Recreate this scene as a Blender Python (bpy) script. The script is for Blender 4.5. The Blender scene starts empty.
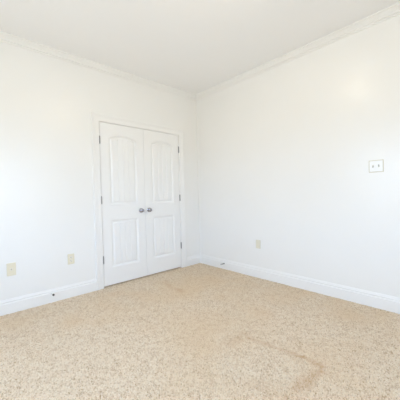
import bpy, bmesh, math, random
import numpy as np
from mathutils import Vector, Matrix

random.seed(7)
C = bpy.context.scene.collection
scene = bpy.context.scene

# ------------------------------------------------------------------ camera
cam_d = bpy.data.cameras.new('camera')
cam_d.sensor_fit = 'HORIZONTAL'
cam_d.sensor_width = 36.0
cam_d.lens = 258.8 / 400 * 36.0
cam_d.clip_start = 0.02
cam = bpy.data.objects.new('camera', cam_d)
C.objects.link(cam)
right = Vector((0.73453061, -0.67808136, -0.02589305))
up = Vector((0.0310321, -0.00455149, 0.99950803))
fwd = Vector((0.67786561, 0.73497276, -0.01769908))
m = Matrix((right, up, -fwd)).transposed().to_4x4()
m.translation = (-2.8823, -3.1544, 1.1106)
cam.matrix_world = m
scene.camera = cam

# ------------------------------------------------------------------ world, lights, exposure
HC = 2.735                      # ceiling height
X0, Y0 = -3.9, -4.3             # the two walls behind the camera
WIN = (-2.55, -1.2, 0.62, 2.12)  # daylight window in the near wall: y0, y1, z0, z1

w = bpy.data.worlds.new('sky')
scene.world = w
w.use_nodes = True
nt = w.node_tree; bg = nt.nodes['Background']
# overcast daylight: bright cool sky above the horizon, dim ground below it
SKY, GROUND = 14.5, 7.6
tc = nt.nodes.new('ShaderNodeTexCoord'); sp = nt.nodes.new('ShaderNodeSeparateXYZ')
mr = nt.nodes.new('ShaderNodeMapRange'); mr.interpolation_type = 'SMOOTHSTEP'
mr.inputs['From Min'].default_value = -0.04; mr.inputs['From Max'].default_value = 0.10
mx = nt.nodes.new('ShaderNodeMix'); mx.data_type = 'RGBA'; mx.clamp_factor = True
mx.inputs['A'].default_value = (0.96 * GROUND, 1.0 * GROUND, 0.98 * GROUND, 1)
mx.inputs['B'].default_value = (0.59 * SKY, 0.795 * SKY, 1.10 * SKY, 1)
nt.links.new(tc.outputs['Generated'], sp.inputs['Vector'])
nt.links.new(sp.outputs['Z'], mr.inputs['Value'])
nt.links.new(mr.outputs['Result'], mx.inputs['Factor'])
nt.links.new(mx.outputs['Result'], bg.inputs['Color'])
bg.inputs['Strength'].default_value = 1.0

def area(name, loc, rot, sx, sy, power, col):
    d = bpy.data.lights.new(name, 'AREA')
    d.shape = 'RECTANGLE'; d.size = sx; d.size_y = sy
    d.energy = power; d.color = col
    o = bpy.data.objects.new(name, d); C.objects.link(o)
    o.location = loc; o.rotation_euler = rot
    d.cycles.is_portal = True      # guides sampling of the sky through the opening
    return o
# daylight entering through the window in the near wall, and through an unseen one added in the rear wall
area('window_daylight', (X0 - 0.13, (WIN[0] + WIN[1]) / 2, (WIN[2] + WIN[3]) / 2),
     (0, -math.pi / 2, 0), WIN[3] - WIN[2], WIN[1] - WIN[0], 1, (1, 1, 1))
FILL_WIN = (-2.75, -1.55, 0.62, 2.12)   # x0, x1, z0, z1 of the fill window added in the rear wall
area('window_daylight', ((FILL_WIN[0] + FILL_WIN[1]) / 2, Y0 - 0.13, (FILL_WIN[2] + FILL_WIN[3]) / 2),
     (math.pi / 2, 0, 0), FILL_WIN[1] - FILL_WIN[0], FILL_WIN[3] - FILL_WIN[2], 1, (1, 1, 1))
LAMP_WATTS = 18.0
LAMP_XY = (-1.52, -1.90)

vs = scene.view_settings
vs.view_transform = 'Standard'; vs.look = 'None'
vs.exposure = -0.72; vs.gamma = 1.0
vs.use_curve_mapping = False
scene.cycles.max_bounces = 14
scene.cycles.diffuse_bounces = 10
scene.cycles.use_denoising = True
scene.cycles.denoising_input_passes = 'RGB_ALBEDO_NORMAL'
scene.cycles.denoising_prefilter = 'ACCURATE'
scene.cycles.use_adaptive_sampling = False
scene.cycles.sample_clamp_indirect = 6.0

# ------------------------------------------------------------------ materials
def mat(name, col, rough=0.5, metal=0.0, spec=0.5, bump=None, coat=0.0):
    mt = bpy.data.materials.new(name); mt.use_nodes = True
    nt = mt.node_tree; b = nt.nodes['Principled BSDF']
    b.inputs['Base Color'].default_value = (*col, 1)
    b.inputs['Roughness'].default_value = rough
    b.inputs['Metallic'].default_value = metal
    b.inputs['Specular IOR Level'].default_value = spec
    b.inputs['Coat Weight'].default_value = coat
    tc = nt.nodes.new('ShaderNodeTexCoord')
    if bump:
        sc, st, dist = bump
        n = nt.nodes.new('ShaderNodeTexNoise'); n.inputs['Scale'].default_value = sc
        n.inputs['Detail'].default_value = 3
        nt.links.new(tc.outputs['Object'], n.inputs['Vector'])
        bp_ = nt.nodes.new('ShaderNodeBump')
        bp_.inputs['Strength'].default_value = st; bp_.inputs['Distance'].default_value = dist
        nt.links.new(n.outputs['Fac'], bp_.inputs['Height'])
        nt.links.new(bp_.outputs['Normal'], b.inputs['Normal'])
    # a faint mottling so no surface is one dead flat value
    n2 = nt.nodes.new('ShaderNodeTexNoise'); n2.inputs['Scale'].default_value = 2.3
    nt.links.new(tc.outputs['Object'], n2.inputs['Vector'])
    mx = nt.nodes.new('ShaderNodeMix'); mx.data_type = 'RGBA'
    mx.inputs['A'].default_value = (*[c * 0.985 for c in col], 1)
    mx.inputs['B'].default_value = (*[min(1, c * 1.01) for c in col], 1)
    nt.links.new(n2.outputs['Fac'], mx.inputs['Factor'])
    nt.links.new(mx.outputs['Result'], b.inputs['Base Color'])
    return mt

M_wall = mat('wall_paint', (0.888, 0.882, 0.862), 0.30, spec=0.5, bump=(55, 0.04, 0.002))
M_ceil = mat('ceiling_paint', (0.95, 0.95, 0.95), 0.9, spec=0.2)
M_trim = mat('trim_paint', (0.893, 0.887, 0.872), 0.3, spec=0.5)
M_crown = mat('crown_paint', (0.89, 0.885, 0.868), 0.35)
M_door = mat('door_paint', (0.895, 0.893, 0.885), 0.3, spec=0.5)
M_dark = mat('closet_shade', (0.10, 0.085, 0.07), 0.9)  # closet darkness put into the colour, so the door gaps read dark
M_nickel = mat('satin_nickel', (0.45, 0.45, 0.50), 0.2, metal=1.0)
M_hinge = mat('hinge_metal', (0.31, 0.305, 0.31), 0.4, metal=1.0)
M_ivory = mat('ivory_plastic', (0.80, 0.745, 0.585), 0.35)
M_ivory2 = mat('ivory_plastic_pale', (0.82, 0.785, 0.68), 0.35)
M_grey = mat('slot_dark', (0.17, 0.14, 0.12), 0.6)
M_beige = mat('beige_plastic', (0.75, 0.715, 0.59), 0.4)
M_rim = mat('aged_ivory', (0.68, 0.64, 0.50), 0.4)
M_socket = mat('socket_shade', (0.52, 0.46, 0.33), 0.5)
M_white = mat('white_plastic', (0.93, 0.93, 0.91), 0.25)
M_toggle = mat('toggle_grey', (0.50, 0.49, 0.46), 0.4)
M_rubber = mat('rubber_dark', (0.05, 0.045, 0.04), 0.7)
M_rubber_w = mat('rubber_pale', (0.50, 0.50, 0.51), 0.6)
M_spring = mat('spring_steel', (0.30, 0.30, 0.31), 0.4, metal=1.0)
M_back = mat('carpet_backing', (0.40, 0.31, 0.20), 0.95, spec=0.1)

# carpet fibre: each tuft keeps its own dye (attribute) as in a flecked cut-pile carpet
M_carpet = bpy.data.materials.new('carpet_fibre'); M_carpet.use_nodes = True
nt = M_carpet.node_tree; b = nt.nodes['Principled BSDF']
b.inputs['Roughness'].default_value = 0.95
b.inputs['Specular IOR Level'].default_value = 0.1
at = nt.nodes.new('ShaderNodeAttribute'); at.attribute_name = 'fibre'
nt.links.new(at.outputs['Color'], b.inputs['Base Color'])

# ------------------------------------------------------------------ mesh helpers
def obj(name, bm, mt, parent=None, smooth=False):
    bmesh.ops.recalc_face_normals(bm, faces=bm.faces[:])
    me = bpy.data.meshes.new(name); bm.to_mesh(me); bm.free()
    me.materials.append(mt)
    if smooth:
        for p in me.polygons: p.use_smooth = True
    o = bpy.data.objects.new(name, me); C.objects.link(o)
    if parent: o.parent = parent
    return o

def struct(name, bm, mt, parent=None, smooth=False):
    o = obj(name, bm, mt, parent, smooth)
    if parent is None: o['kind'] = 'structure'
    return o

def tag(o, label, cat, group=None):
    o['label'] = label; o['category'] = cat
    if group: o['group'] = group

def thing(name, label, cat, loc, group=None, rotz=0):
    o = bpy.data.objects.new(name, None); C.objects.link(o)
    o.empty_display_size = 0.03
    o.location = loc; o.rotation_euler = (0, 0, rotz)
    tag(o, label, cat, group)
    return o

def add_box(bm, lo, hi, bev=0.0, seg=2):
    lo, hi = Vector(lo), Vector(hi)
    g = bmesh.ops.create_cube(bm, size=1.0)
    for v in g['verts']:
        v.co = Vector([lo[i] + (v.co[i] + 0.5) * (hi[i] - lo[i]) for i in range(3)])
    if bev:
        es = list({e for v in g['verts'] for e in v.link_edges})
        bmesh.ops.bevel(bm, geom=es, offset=bev, segments=seg, affect='EDGES', profile=0.5)

def box(lo, hi, bev=0.0):
    bm = bmesh.new(); add_box(bm, lo, hi, bev); return bm

def add_lathe(bm, prof, axis, org, n=24):
    """prof: (radius, distance along axis) pairs."""
    axis = Vector(axis).normalized(); org = Vector(org)
    a = axis.orthogonal().normalized(); c = axis.cross(a)
    rings = []
    for r, d in prof:
        if r < 1e-6:
            rings.append([bm.verts.new(org + axis * d)])
        else:
            rings.append([bm.verts.new(org + axis * d + (a * math.cos(2 * math.pi * k / n) + c * math.sin(2 * math.pi * k / n)) * r) for k in range(n)])
    for A, B in zip(rings, rings[1:]):
        for k in range(n):
            k2 = (k + 1) % n
            if len(A) == 1 and len(B) == 1: continue
            if len(A) == 1: bm.faces.new((A[0], B[k], B[k2]))
            elif len(B) == 1: bm.faces.new((A[k], A[k2], B[0]))
            else: bm.faces.new((A[k], A[k2], B[k2], B[k]))
    for R_ in (rings[0], rings[-1]):
        if len(R_) > 1: bm.faces.new(R_)

def add_tube(bm, pts, r, n=8):
    pts = [Vector(p) for p in pts]
    rings = []
    for i, p in enumerate(pts):
        t = (pts[min(i + 1, len(pts) - 1)] - pts[max(i - 1, 0)]).normalized()
        ref = Vector((0.21, 0.13, 1)) if abs(t.z) < 0.9 else Vector((0, 1, 0.1))
        a = t.cross(ref).normalized(); c = t.cross(a)
        rings.append([bm.verts.new(p + (a * math.cos(2 * math.pi * k / n) + c * math.sin(2 * math.pi * k / n)) * r) for k in range(n)])
    for A, B in zip(rings, rings[1:]):
        for k in range(n): bm.faces.new((A[k], A[(k + 1) % n], B[(k + 1) % n], B[k]))
    bm.faces.new(rings[0]); bm.faces.new(rings[-1])

def sweep(prof, stations):
    """prof: (u, v) list; stations: functions (u, v) -> point, joined in order (mitres included)."""
    bm = bmesh.new()
    rings = [[bm.verts.new(f(u, v)) for u, v in prof] for f in stations]
    n = len(prof)
    for A, B in zip(rings, rings[1:]):
        for k in range(n): bm.faces.new((A[k], A[(k + 1) % n], B[(k + 1) % n], B[k]))
    bm.faces.new(rings[0]); bm.faces.new(rings[-1])
    return bm

# ------------------------------------------------------------------ room shell
DL, DR = -1.6185, -0.3975     # closet opening
DH = 2.045                    # door head
T = 0.12
struct('floor', box((X0 - T, Y0 - T, -0.16), (T, 0.85, -0.012)), M_back)
struct('ceiling', box((X0 - T, Y0 - T, HC), (T, T, HC + 0.1)), M_ceil)
bm = bmesh.new()              # wall with the closet doors, opening left free
add_box(bm, (X0 - T, 0, -0.012), (DL - 0.016, T, HC))
add_box(bm, (DR + 0.016, 0, -0.012), (0, T, HC))
add_box(bm, (DL - 0.016, 0, DH + 0.016), (DR + 0.016, T, HC))
struct('wall_left', bm, M_wall)
struct('wall_right', box((0, Y0 - T, -0.012), (T, T, HC)), M_wall)
bm = bmesh.new()
add_box(bm, (X0 - T, Y0 - T, -0.012), (X0, WIN[0], HC))
add_box(bm, (X0 - T, WIN[1], -0.012), (X0, 0, HC))
add_box(bm, (X0 - T, WIN[0], -0.012), (X0, WIN[1], WIN[2]))
add_box(bm, (X0 - T, WIN[0], WIN[3]), (X0, WIN[1], HC))
struct('wall_near', bm, M_wall)
bm = bmesh.new()
add_box(bm, (X0, Y0 - T, -0.012), (FILL_WIN[0], Y0, HC))
add_box(bm, (FILL_WIN[1], Y0 - T, -0.012), (0, Y0, HC))
add_box(bm, (FILL_WIN[0], Y0 - T, -0.012), (FILL_WIN[1], Y0, FILL_WIN[2]))
add_box(bm, (FILL_WIN[0], Y0 - T, FILL_WIN[3]), (FILL_WIN[1], Y0, HC))
struct('wall_rear', bm, M_wall)
# closet behind the doors
bm = bmesh.new()
add_box(bm, (DL - 0.14, 0.74, -0.012), (DR + 0.14, 0.80, HC))
add_box(bm, (DL - 0.20, T, -0.012), (DL - 0.14, 0.80, HC))
add_box(bm, (DR + 0.14, T, -0.012), (DR + 0.20, 0.80, HC))
struct('wall_closet', bm, M_dark)
# windows (behind the viewer, the rear one added for fill): frame, mullion and meeting rail
def window(name, f, a0, a1, z0, z1):
    bm = bmesh.new()
    s = 0.045
    for (p0, p1, q0, q1) in ((a0, a0 + s, z0, z1), (a1 - s, a1, z0, z1), (a0, a1, z0, z0 + s), (a0, a1, z1 - s, z1),
                             (a0, a1, (z0 + z1) / 2 - 0.02, (z0 + z1) / 2 + 0.02)):
        add_box(bm, f(p0, q0, 0.03), f(p1, q1, 0.07))
    return struct(name, bm, M_trim)
window('window_1', lambda a, z, d: (X0 - d, a, z), *WIN)
window('fill_window', lambda a, z, d: (a, Y0 - d, z), *FILL_WIN)

# ------------------------------------------------------------------ trim
BH = 0.138
base_prof = [(0, -0.012), (0.015, -0.012), (0.015, 0.096), (0.0145, 0.099), (0.0090, 0.103), (0.0085, 0.112), (0.0110, 0.115),
             (0.0110, 0.119), (0.0080, 0.125), (0.0055, 0.131), (0.0050, 0.137), (0.003, BH), (0, BH)]
CW = 0.090                                   # casing width
CI_L, CI_R = DL - 0.004, DR + 0.004          # casing inner edges
# left of the closet
struct('baseboard_left', sweep(base_prof, [lambda u, v: (X0, -u, v), lambda u, v: (CI_L - CW, -u, v)]), M_trim)
# between closet and corner, mitred into the right wall's baseboard
struct('baseboard_corner', sweep(base_prof, [lambda u, v: (CI_R + CW, -u, v), lambda u, v: (-u, -u, v)]), M_trim)
struct('baseboard_right', sweep(base_prof, [lambda u, v: (-u, -u, v), lambda u, v: (-u, Y0, v)]), M_trim)
# crown moulding: u away from wall, v below the ceiling
crown_prof = [(0, 0), (0.050, 0), (0.050, 0.012), (0.041, 0.016), (0.016, 0.048), (0.016, 0.051), (0.0195, 0.054), (0.0195, 0.061),
              (0.0085, 0.066), (0.008, 0.076), (0, 0.078)]
struct('trim_1', sweep(crown_prof, [lambda u, v: (X0, -u, HC - v), lambda u, v: (-u, -u, HC - v)]), M_crown)
struct('trim_2', sweep(crown_prof, [lambda u, v: (-u, -u, HC - v), lambda u, v: (-u, Y0, HC - v)]), M_crown)
# closet casing, u across the width from the inner edge, v off the wall
case_prof = [(0, 0), (0, 0.009), (0.002, 0.011), (0.012, 0.0115), (0.016, 0.0135), (0.022, 0.0125), (0.045, 0.0135), (0.058, 0.0165),
             (0.064, 0.0185), (0.067, 0.0175), (0.070, 0.0195), (0.084, 0.0200), (0.088, 0.018), (CW, 0.014), (CW, 0)]
CT = DH + 0.004
struct('trim_3', sweep(case_prof, [lambda u, v: (CI_L - u, -v, -0.012), lambda u, v: (CI_L - u, -v, CT + u),
                                   lambda u, v: (CI_R + u, -v, CT + u), lambda u, v: (CI_R + u, -v, -0.012)]), M_trim)
# jamb lining the opening, with the stop the leaves close on
bm = bmesh.new()
add_box(bm, (DL - 0.016, 0.0, -0.012), (DL, T, DH))
add_box(bm, (DR, 0.0, -0.012), (DR + 0.016, T, DH))
add_box(bm, (DL - 0.016, 0.0, DH), (DR + 0.016, T, DH + 0.016))
add_box(bm, (DL, 0.046, -0.012), (DL + 0.011, 0.08, DH))
add_box(bm, (DR - 0.011, 0.046, -0.012), (DR, 0.08, DH))
add_box(bm, (DL + 0.011, 0.046, DH - 0.011), (DR - 0.011, 0.08, DH))
struct('trim_4', bm, M_trim)

# ------------------------------------------------------------------ closet doors
LW = (DR - DL) / 2 - 0.0045    # leaf width (3 mm gaps)
LZ0, LZ1 = 0.014, DH - 0.0025
STILE = 0.112
PROF = [(0.0, 0.0), (0.0015, -0.0040), (0.008, -0.0085), (0.018, -0.0140), (0.024, -0.0150), (0.029, -0.0145), (0.043, -0.0050), (0.046, -0.0040)]
def prof_h(d):
    if d <= 0: return 0.0
    for (a, ha), (b_, hb) in zip(PROF, PROF[1:]):
        if d <= b_: return ha + (hb - ha) * (d - a) / (b_ - a)
    return PROF[-1][1]

def door_leaf_bm():
    pl, pr = STILE, LW - STILE
    xc = (pl + pr) / 2; half = (pr - pl) / 2
    SH, RISE = 1.853, 0.054            # arch shoulder height and rise
    LOZ0, LOZ1 = 0.232, 0.828          # lower panel
    UPZ0 = 1.018
    def arch(x):
        t = max(-1, min(1, (x - xc) / half))
        return SH + RISE * (1 - t * t) ** 0.7
    fl, fr = pl + 0.046, pr - 0.046
    grooves = [fl + (fr - fl) * k / 4 for k in (1, 2, 3)]
    xs = {0.0, 0.0015, LW - 0.0015, LW}
    for d, _ in PROF: xs |= {pl + d, pr - d}
    for g in grooves: xs |= {g - 0.0065, g - 0.0015, g + 0.0015, g + 0.0065}
    for k in range(1, 40): xs.add(pl + (pr - pl) * k / 40)
    xs = sorted(xs)
    xs = [x for i, x in enumerate(xs) if i == 0 or x - xs[i - 1] > 2e-4]
    ds = [d for d, _ in PROF]
    rows = [lambda x: LZ0, lambda x: LZ0 + 0.0015]
    rows += [lambda x, d=d: LOZ0 + d for d in ds]
    rows += [lambda x, t=t: LOZ0 + 0.046 + (LOZ1 - LOZ0 - 0.092) * t for t in (0.33, 0.66)]
    rows += [lambda x, d=d: LOZ1 - d for d in ds[::-1]]
    rows += [lambda x, d=d: UPZ0 + d for d in ds]
    rows += [lambda x, t=t: UPZ0 + 0.046 + (arch(x) - UPZ0 - 0.092) * t for t in (0.25, 0.5, 0.75)]
    rows += [lambda x, d=d: arch(x) - d for d in ds[::-1]]
    rows += [lambda x: LZ1 - 0.0015, lambda x: LZ1]
    def hgt(x, z):
        if x <= pl or x >= pr: h = 0.0
        else:
            if z < 0.92: d = min(x - pl, pr - x, z - LOZ0, LOZ1 - z)
            else: d = min(x - pl, pr - x, z - UPZ0, arch(x) - z)
            h = prof_h(d)
            if d > 0.0455:
                for g in grooves:
                    a = abs(x - g)
                    if a < 0.0065: h -= 0.0060 * min(1, (0.0065 - a) / 0.0050)
        if x < 0.001 or x > LW - 0.001 or z < LZ0 + 0.001 or z > LZ1 - 0.001: h -= 0.0012
        return h
    bm = bmesh.new()
    grid = [[bm.verts.new((x, -hgt(x, r(x)), r(x))) for x in xs] for r in rows]
    for A, B in zip(grid, grid[1:]):
        for i in range(len(xs) - 1):
            bm.faces.new((A[i], A[i + 1], B[i + 1], B[i]))
    TH = 0.035
    loop = grid[0] + [r[-1] for r in grid[1:]] + grid[-1][-2::-1] + [r[0] for r in grid[-2:0:-1]]
    back = [bm.verts.new((v.co.x, TH, v.co.z)) for v in loop]
    n = len(loop)
    for k in range(n): bm.faces.new((loop[k], back[k], back[(k + 1) % n], loop[(k + 1) % n]))
    bm.faces.new(back)
    return bm

DY = 0.001                      # door face just behind the wall plane
leaf_me = None
def knob_bm(x, z):
    bm = bmesh.new()
    add_lathe(bm, [(0.0, -0.014), (0.012, -0.014), (0.0125, -0.020), (0.017, -0.024), (0.0240, -0.029), (0.0265, -0.035), (0.0265, -0.040),
                   (0.0240, -0.045), (0.017, -0.0485), (0.006, -0.050), (0.0, -0.050)], (0, 1, 0), (x, 0, z), 28)
    return bm
def rosette_bm(x, z):
    bm = bmesh.new()
    add_lathe(bm, [(0.0, 0.002), (0.031, 0.002), (0.031, -0.003), (0.028, -0.008), (0.016, -0.011), (0.012, -0.012), (0.012, -0.016), (0, -0.016)], (0, 1, 0), (x, 0, z), 28)
    return bm
def hinge_bm(x, z):
    bm = bmesh.new()
    y = -0.0075; hh = 0.045; r = 0.0085
    for k in range(5):          # five knuckles
        a = z - hh + k * 2 * hh / 5; e = a + 2 * hh / 5
        add_lathe(bm, [(0, a + 0.0004), (r - 0.0006, a + 0.0004), (r, a + 0.001), (r, e - 0.001), (r - 0.0006, e - 0.0004), (0, e - 0.0004)], (0, 0, 1), (x, y, 0), 14)
    for s in (-1, 1):           # pin tips
        add_lathe(bm, [(0, 0), (0.005, 0), (0.0055, s * 0.002), (0.003, s * 0.005), (0, s * 0.0055)], (0, 0, 1), (x, y, z + s * hh), 12)
    add_box(bm, (x - 0.0012, -0.004, z - hh), (x + 0.0012, 0.03, z + hh))   # leaf plates in the gap
    return bm
for name, x0, hx, kx in (('door_1', DL + 0.003, DL - 0.001, -1.077), ('door_2', (DL + DR) / 2 + 0.0015, DR - 0.0015, -0.951)):
    if leaf_me is None:
        d = struct(name, door_leaf_bm(), M_door); leaf_me = d.data
    else:
        d = bpy.data.objects.new(name, leaf_me); C.objects.link(d); d['kind'] = 'structure'
    d.location = (x0, DY, 0)
    k = obj('knob', knob_bm(kx - x0, 0.927), M_nickel, d, True)
    obj('rosette', rosette_bm(kx - x0, 0.927), M_nickel, k, True)
    for z in (1.822, 1.083, 0.345):
        obj('hinge', hinge_bm(hx - x0, z), M_hinge, d)

# ------------------------------------------------------------------ wall plates
def plate_bm(w_, h_, t, bev=0.0035):
    bm = bmesh.new()
    add_box(bm, (-w_ / 2, -t, -h_ / 2), (w_ / 2, 0.001, h_ / 2), bev, 3)
    return bm
def screw(z, x, parent, mt, t=0.0062):
    bm = bmesh.new()
    add_lathe(bm, [(0, 0), (0.0036, 0), (0.0036, -0.0012), (0.0026, -0.002), (0, -0.0021)], (0, 1, 0), (x, -t + 0.0012, z), 12)
    obj('screw', bm, mt, parent)

# phone jack plate on the left wall
t = thing('jack_plate', 'ivory phone jack wall plate at the far left, left of the duplex outlet', 'jack plate', (-2.539, 0, 0.428))
obj('plate', plate_bm(0.075, 0.126, 0.006), M_ivory, t)
bm = bmesh.new()
add_box(bm, (-0.012, -0.0085, -0.013), (0.012, -0.005, 0.013), 0.001)
jb = obj('jack', bm, M_ivory2, t)
obj('socket', box((-0.0055, -0.0095, -0.0055), (0.0055, -0.007, 0.0055)), M_socket, jb)
for z in (-0.045, 0.045): screw(z, 0, t, M_ivory2)

# duplex outlet
t = thing('duplex_outlet', 'ivory duplex electrical outlet on the left wall beside the closet', 'outlet', (-1.988, 0, 0.428))
obj('plate', plate_bm(0.071, 0.116, 0.006), M_ivory, t)
for s in (-1, 1):
    bm = bmesh.new()
    zc = s * 0.0195
    pts = []
    for k in range(28):
        a = 2 * math.pi * k / 28
        pts.append((0.0172 * math.cos(a), max(-0.0125, min(0.0125, 0.0172 * math.sin(a)))))
    lo = [bm.verts.new((x, -0.005, zc + z)) for x, z in pts]; hi = [bm.verts.new((x, -0.0078, zc + z)) for x, z in pts]
    for k in range(28): bm.faces.new((lo[k], lo[(k + 1) % 28], hi[(k + 1) % 28], hi[k]))
    bm.faces.new(hi); bm.faces.new(lo)
    rc = obj('receptacle', bm, M_ivory2, t)
    for (sx, sz, sw, sh) in ((-0.0065, 0.003, 0.0014, 0.0042), (0.0065, 0.003, 0.0014, 0.0036), (0, -0.0072, 0.0026, 0.0024)):
        obj('slot', box((sx - sw, -0.0082, zc + sz - sh), (sx + sw, -0.0074, zc + sz + sh)), M_grey, rc)
screw(0, 0, t, M_ivory2)

# blank plate low on the right wall (faces -x)
t = thing('blank_plate', 'small beige blank wall plate low on the right wall', 'wall plate', (0, -1.150, 0.443), rotz=-math.pi / 2)
obj('plate', plate_bm(0.072, 0.112, 0.006), M_beige, t)
for z in (-0.042, 0.042): screw(z, 0, t, M_ivory2)

# two-gang switch
t = thing('light_switch', 'white double light switch plate with two toggles high on the right wall', 'light switch', (0, -2.489, 1.343), rotz=-math.pi / 2)
obj('back_plate', plate_bm(0.119, 0.114, 0.004, 0.002), M_rim, t)['label'] = 'ivory rim showing around the white plate'
bm = bmesh.new()
add_box(bm, (-0.0535, -0.0085, -0.051), (0.0535, -0.003, 0.051), 0.003, 3)
obj('plate', bm, M_white, t)
for x, s in ((-0.023, -1), (0.023, 1)):
    hb = obj('toggle_surround', box((x - 0.0065, -0.0092, -0.0135), (x + 0.0065, -0.0080, 0.0135), 0.0004), M_ivory2, t)
    bm = bmesh.new()
    g = [(-0.0045, -0.009, -0.008), (0.0045, -0.009, -0.008), (0.0045, -0.009, 0.008), (-0.0045, -0.009, 0.008)]
    q = [(-0.0038, -0.021, s * 0.010 - 0.003), (0.0038, -0.021, s * 0.010 - 0.003), (0.0038, -0.021, s * 0.010 + 0.003), (-0.0038, -0.021, s * 0.010 + 0.003)]
    A = [bm.verts.new((x + a, b_, c)) for a, b_, c in g]; B = [bm.verts.new((x + a, b_, c)) for a, b_, c in q]
    for k in range(4): bm.faces.new((A[k], A[(k + 1) % 4], B[(k + 1) % 4], B[k]))
    bm.faces.new(A); bm.faces.new(B)
    obj('toggle', bm, M_toggle, t)
    for z in (-0.030, 0.030):
        bm = bmesh.new()
        add_lathe(bm, [(0, 0), (0.003, 0), (0.003, -0.001), (0.002, -0.0017), (0, -0.0018)], (0, 1, 0), (x, -0.0078, z), 10)
        obj('screw', bm, M_white, t)

# ------------------------------------------------------------------ spring door stops on the baseboards (local -y points into the room)
def door_stop(label, loc, rotz, tip_mat, body_mat):
    t = thing('door_stop', label, 'door stop', loc, 'spring door stops on the baseboards', rotz)
    bm = bmesh.new()
    add_lathe(bm, [(0, 0.0), (0.0125, 0.0), (0.0125, -0.003), (0.010, -0.008), (0.006, -0.010), (0, -0.010)], (0, 1, 0), (0, 0, 0), 18)
    obj('base', bm, body_mat, t, True)
    pts = []
    N = 12 * 11
    for k in range(N + 1):
        a = 2 * math.pi * k / 12
        r = 0.0068 - 0.0012 * k / N
        pts.append((r * math.cos(a), -0.008 - 0.052 * k / N, r * math.sin(a)))
    bm = bmesh.new(); add_tube(bm, pts, 0.0017, 6)
    obj('spring', bm, body_mat, t, True)
    bm = bmesh.new()
    add_lathe(bm, [(0, -0.058), (0.0085, -0.058), (0.0105, -0.061), (0.0105, -0.069), (0.0085, -0.073), (0, -0.074)], (0, 1, 0), (0, 0, 0), 18)
    obj('rubber_tip', bm, tip_mat, t, True)
door_stop('dark tipped spring door stop on the left baseboard below the outlets', (-2.194, -0.0135, 0.096), 0, M_rubber, M_white)
door_stop('grey spring door stop on the right baseboard near the corner', (-0.0135, -0.541, 0.080), -math.pi / 2, M_rubber_w, M_spring)

# ------------------------------------------------------------------ ceiling light (just above the frame, mirrored in the wall paint)
t = thing('ceiling_light', 'frosted glass dome light mounted flush on the ceiling', 'ceiling light', (LAMP_XY[0], LAMP_XY[1], HC))
bm = bmesh.new()
add_lathe(bm, [(0, 0.0), (0.125, 0.0), (0.132, -0.004), (0.132, -0.044), (0.128, -0.050), (0.120, -0.050), (0.119, -0.022), (0, -0.020)], (0, 0, 1), (0, 0, 0), 40)
obj('base', bm, M_white, t)
M_glow = bpy.data.materials.new('lit_glass'); M_glow.use_nodes = True
nt = M_glow.node_tree        # thin frosted glass: lets the bulb through and glows a little itself
e = nt.nodes.new('ShaderNodeEmission'); e.inputs['Color'].default_value = (1.0, 0.85, 0.63, 1); e.inputs['Strength'].default_value = 5.0
tr = nt.nodes.new('ShaderNodeBsdfTransparent'); tr.inputs['Color'].default_value = (1, 1, 1, 1)
ms = nt.nodes.new('ShaderNodeMixShader'); ms.inputs['Fac'].default_value = 0.25
nt.links.new(tr.outputs['BSDF'], ms.inputs[1]); nt.links.new(e.outputs['Emission'], ms.inputs[2])
nt.links.new(ms.outputs['Shader'], nt.nodes['Material Output'].inputs['Surface'])
M_glow.cycles.emission_sampling = 'NONE'
ld = bpy.data.lights.new('bulb', 'POINT'); ld.energy = LAMP_WATTS; ld.color = (1.0, 0.85, 0.63); ld.shadow_soft_size = 0.034
lo_ = bpy.data.objects.new('bulb', ld); C.objects.link(lo_); lo_.parent = t; lo_.location = (0, 0, -0.058)
bm = bmesh.new()
add_lathe(bm, [(0.117, -0.046)] + [(0.117 * math.cos(a), -0.046 - 0.054 * math.sin(a)) for a in [math.radians(x) for x in (15, 30, 45, 60, 75)]] + [(0, -0.10)], (0, 0, 1), (0, 0, 0), 40)
obj('glass_shade', bm, M_glow, t, True)

# ------------------------------------------------------------------ carpet pile (uncountable tufts, one object)
rng = np.random.default_rng(3)
def value_noise(x, y, scale, seed):
    g = np.random.default_rng(seed).random((96, 96))
    u, v = (x * scale) % 95, (y * scale) % 95
    i, j = u.astype(int), v.astype(int); fu, fv = u - i, v - j
    fu = fu * fu * (3 - 2 * fu); fv = fv * fv * (3 - 2 * fv)
    return (g[i, j] * (1 - fu) + g[i + 1, j] * fu) * (1 - fv) + (g[i, j + 1] * (1 - fu) + g[i + 1, j + 1] * fu) * fv
def seg_dist(x, y, a, b_):
    ax, ay = a; bx, by = b_
    t_ = np.clip(((x - ax) * (bx - ax) + (y - ay) * (by - ay)) / ((bx - ax) ** 2 + (by - ay) ** 2), 0, 1)
    return np.hypot(x - ax - t_ * (bx - ax), y - ay - t_ * (by - ay))
SP = 0.0064
gx = np.arange(X0 + 0.01, -0.012, SP); gy = np.arange(Y0 + 0.01, -0.012, SP)
xx, yy = [a.ravel() for a in np.meshgrid(gx, gy)]
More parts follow.
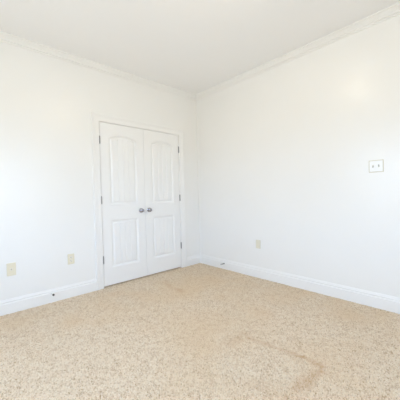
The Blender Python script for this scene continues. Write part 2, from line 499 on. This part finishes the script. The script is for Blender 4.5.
# inside the closet opening too, under the doors
hx_, hy_ = [a.ravel() for a in np.meshgrid(np.arange(DL + 0.006, DR - 0.004, SP), np.arange(-0.010, 0.11, SP))]
xx = np.concatenate([xx, hx_]); yy = np.concatenate([yy, hy_])
n = len(xx)
xx = xx + rng.uniform(-.0026, .0026, n); yy = yy + rng.uniform(-.0026, .0026, n)
keep = (xx < -0.016) | (yy > 0); xx, yy = xx[keep], yy[keep]; n = len(xx)
clump = value_noise(xx, yy, 34, 1)
hgt = 0.0080 + 0.0026 * rng.random(n) + 0.003 * (clump - 0.5)
hgt = np.minimum(hgt, np.where(yy > -0.02, 0.010, 0.05))
rad = rng.uniform(0.0034, 0.0047, n)
ang = rng.uniform(0, 2 * np.pi, n); tilt = rng.uniform(0.0, 0.0032, n); ta = rng.uniform(0, 2 * np.pi, n)
K = 4
V = np.zeros((n, 2 * K, 3), np.float32)
for k in range(K):
    a = ang + 2 * np.pi * k / K
    V[:, k] = np.stack([xx + rad * np.cos(a), yy + rad * np.sin(a), np.full(n, -0.0125)], 1)
    a2 = a + 0.6
    V[:, K + k] = np.stack([xx + tilt * np.cos(ta) + rad * 0.95 * np.cos(a2), yy + tilt * np.sin(ta) + rad * 0.95 * np.sin(a2),
                            -0.012 + hgt + rng.uniform(-.0012, .0012, n)], 1)
F = []
for k in range(K):
    F.append([k, (k + 1) % K, K + (k + 1) % K, K + k])
F.append([K, K + 1, K + 2, K + 3])
F = np.array(F)
faces = (F[None] + (np.arange(n) * 2 * K)[:, None, None]).reshape(-1)
nf = n * len(F)
me = bpy.data.meshes.new('carpet_pile')
me.vertices.add(n * 2 * K); me.vertices.foreach_set('co', V.ravel())
me.loops.add(nf * 4); me.loops.foreach_set('vertex_index', faces.astype(np.int32))
me.polygons.add(nf); me.polygons.foreach_set('loop_start', np.arange(nf, dtype=np.int32) * 4)
# fibre dye: sand beige with darker and paler flecks, broad golden wear, and the stains that lie on it
base = np.array([0.885, 0.725, 0.535]); dark = np.array([0.60, 0.43, 0.26]); pale = np.array([0.945, 0.82, 0.66]); gold = np.array([0.84, 0.62, 0.38])
f = np.clip(0.56 + 0.27 * rng.standard_normal(n) + 0.35 * (value_noise(xx + 5, yy + 5, 42, 41) - 0.5), 0, 1)[:, None]
col = np.where(f < 0.5, dark + (base - dark) * f * 2, base + (pale - base) * (f - 0.5) * 2) * rng.uniform(0.95, 1.05, (n, 1))
broad = 0.6 * value_noise(xx + 5, yy + 5, 2.1, 11) + 0.4 * value_noise(xx + 5, yy + 5, 5.3, 12)
g = np.clip((broad - 0.45) * 2.4, 0, 1) * 0.70
wx = xx + 0.05 * (value_noise(xx + 5, yy + 5, 14, 21) - .5) + 0.02 * (value_noise(xx + 5, yy + 5, 45, 23) - .5)
wy = yy + 0.05 * (value_noise(xx + 5, yy + 5, 14, 22) - .5) + 0.02 * (value_noise(xx + 5, yy + 5, 45, 24) - .5)
patch = 0.15 + 1.3 * value_noise(xx + 5, yy + 5, 16, 31)
st = np.zeros(n)
for a, b_, wd, s in (((-1.263, -1.864), (-1.252, -2.016), 0.028, 0.38), ((-1.252, -2.016), (-1.231, -2.249), 0.030, 0.30), ((-1.231, -2.249), (-1.229, -2.466), 0.024, 0.80), ((-1.229, -2.466), (-1.42, -2.457), 0.032, 0.55), ((-1.42, -2.457), (-1.588, -2.44), 0.045, 0.35),
                     ((-1.462, -1.879), (-1.263, -1.864), 0.05, 0.22), ((-1.676, -2.236), (-1.649, -2.339), 0.06, 0.16), ((-0.97, -0.33), (-1.04, -0.80), 0.035, 0.25)):
    st = np.maximum(st, s * patch * np.exp(-(seg_dist(wx, wy, a, b_) / wd) ** 2))
for (cx, cy), r, s in (((-0.34, -2.35), 0.16, 0.75), ((-0.60, -0.45), 0.18, 0.40), ((-1.12, -2.42), 0.20, 0.45), ((-0.55, -1.2), 0.2, 0.35)):
    g = np.maximum(g, s * np.exp(-(np.hypot(wx - cx, wy - cy) / r) ** 2))
g = np.clip(g, 0, 1)[:, None]; st = np.clip(st, 0, 1)[:, None]
col = col * (1 - g) + (col * 0.4 + gold * 0.6) * g
col = col * (1 - st) + np.array([0.62, 0.36, 0.15]) * st
rgba = np.concatenate([np.clip(col, 0, 1), np.ones((n, 1))], 1).astype(np.float32)
attr = me.attributes.new('fibre', 'FLOAT_COLOR', 'POINT')
attr.data.foreach_set('color', np.repeat(rgba, 2 * K, 0).ravel())
me.materials.append(M_carpet)
me.update(calc_edges=True); me.validate()
cp = bpy.data.objects.new('carpet_pile', me); C.objects.link(cp)
tag(cp, 'sand beige cut pile carpet with faint brown stains covering the floor', 'carpet')
cp['kind'] = 'stuff'
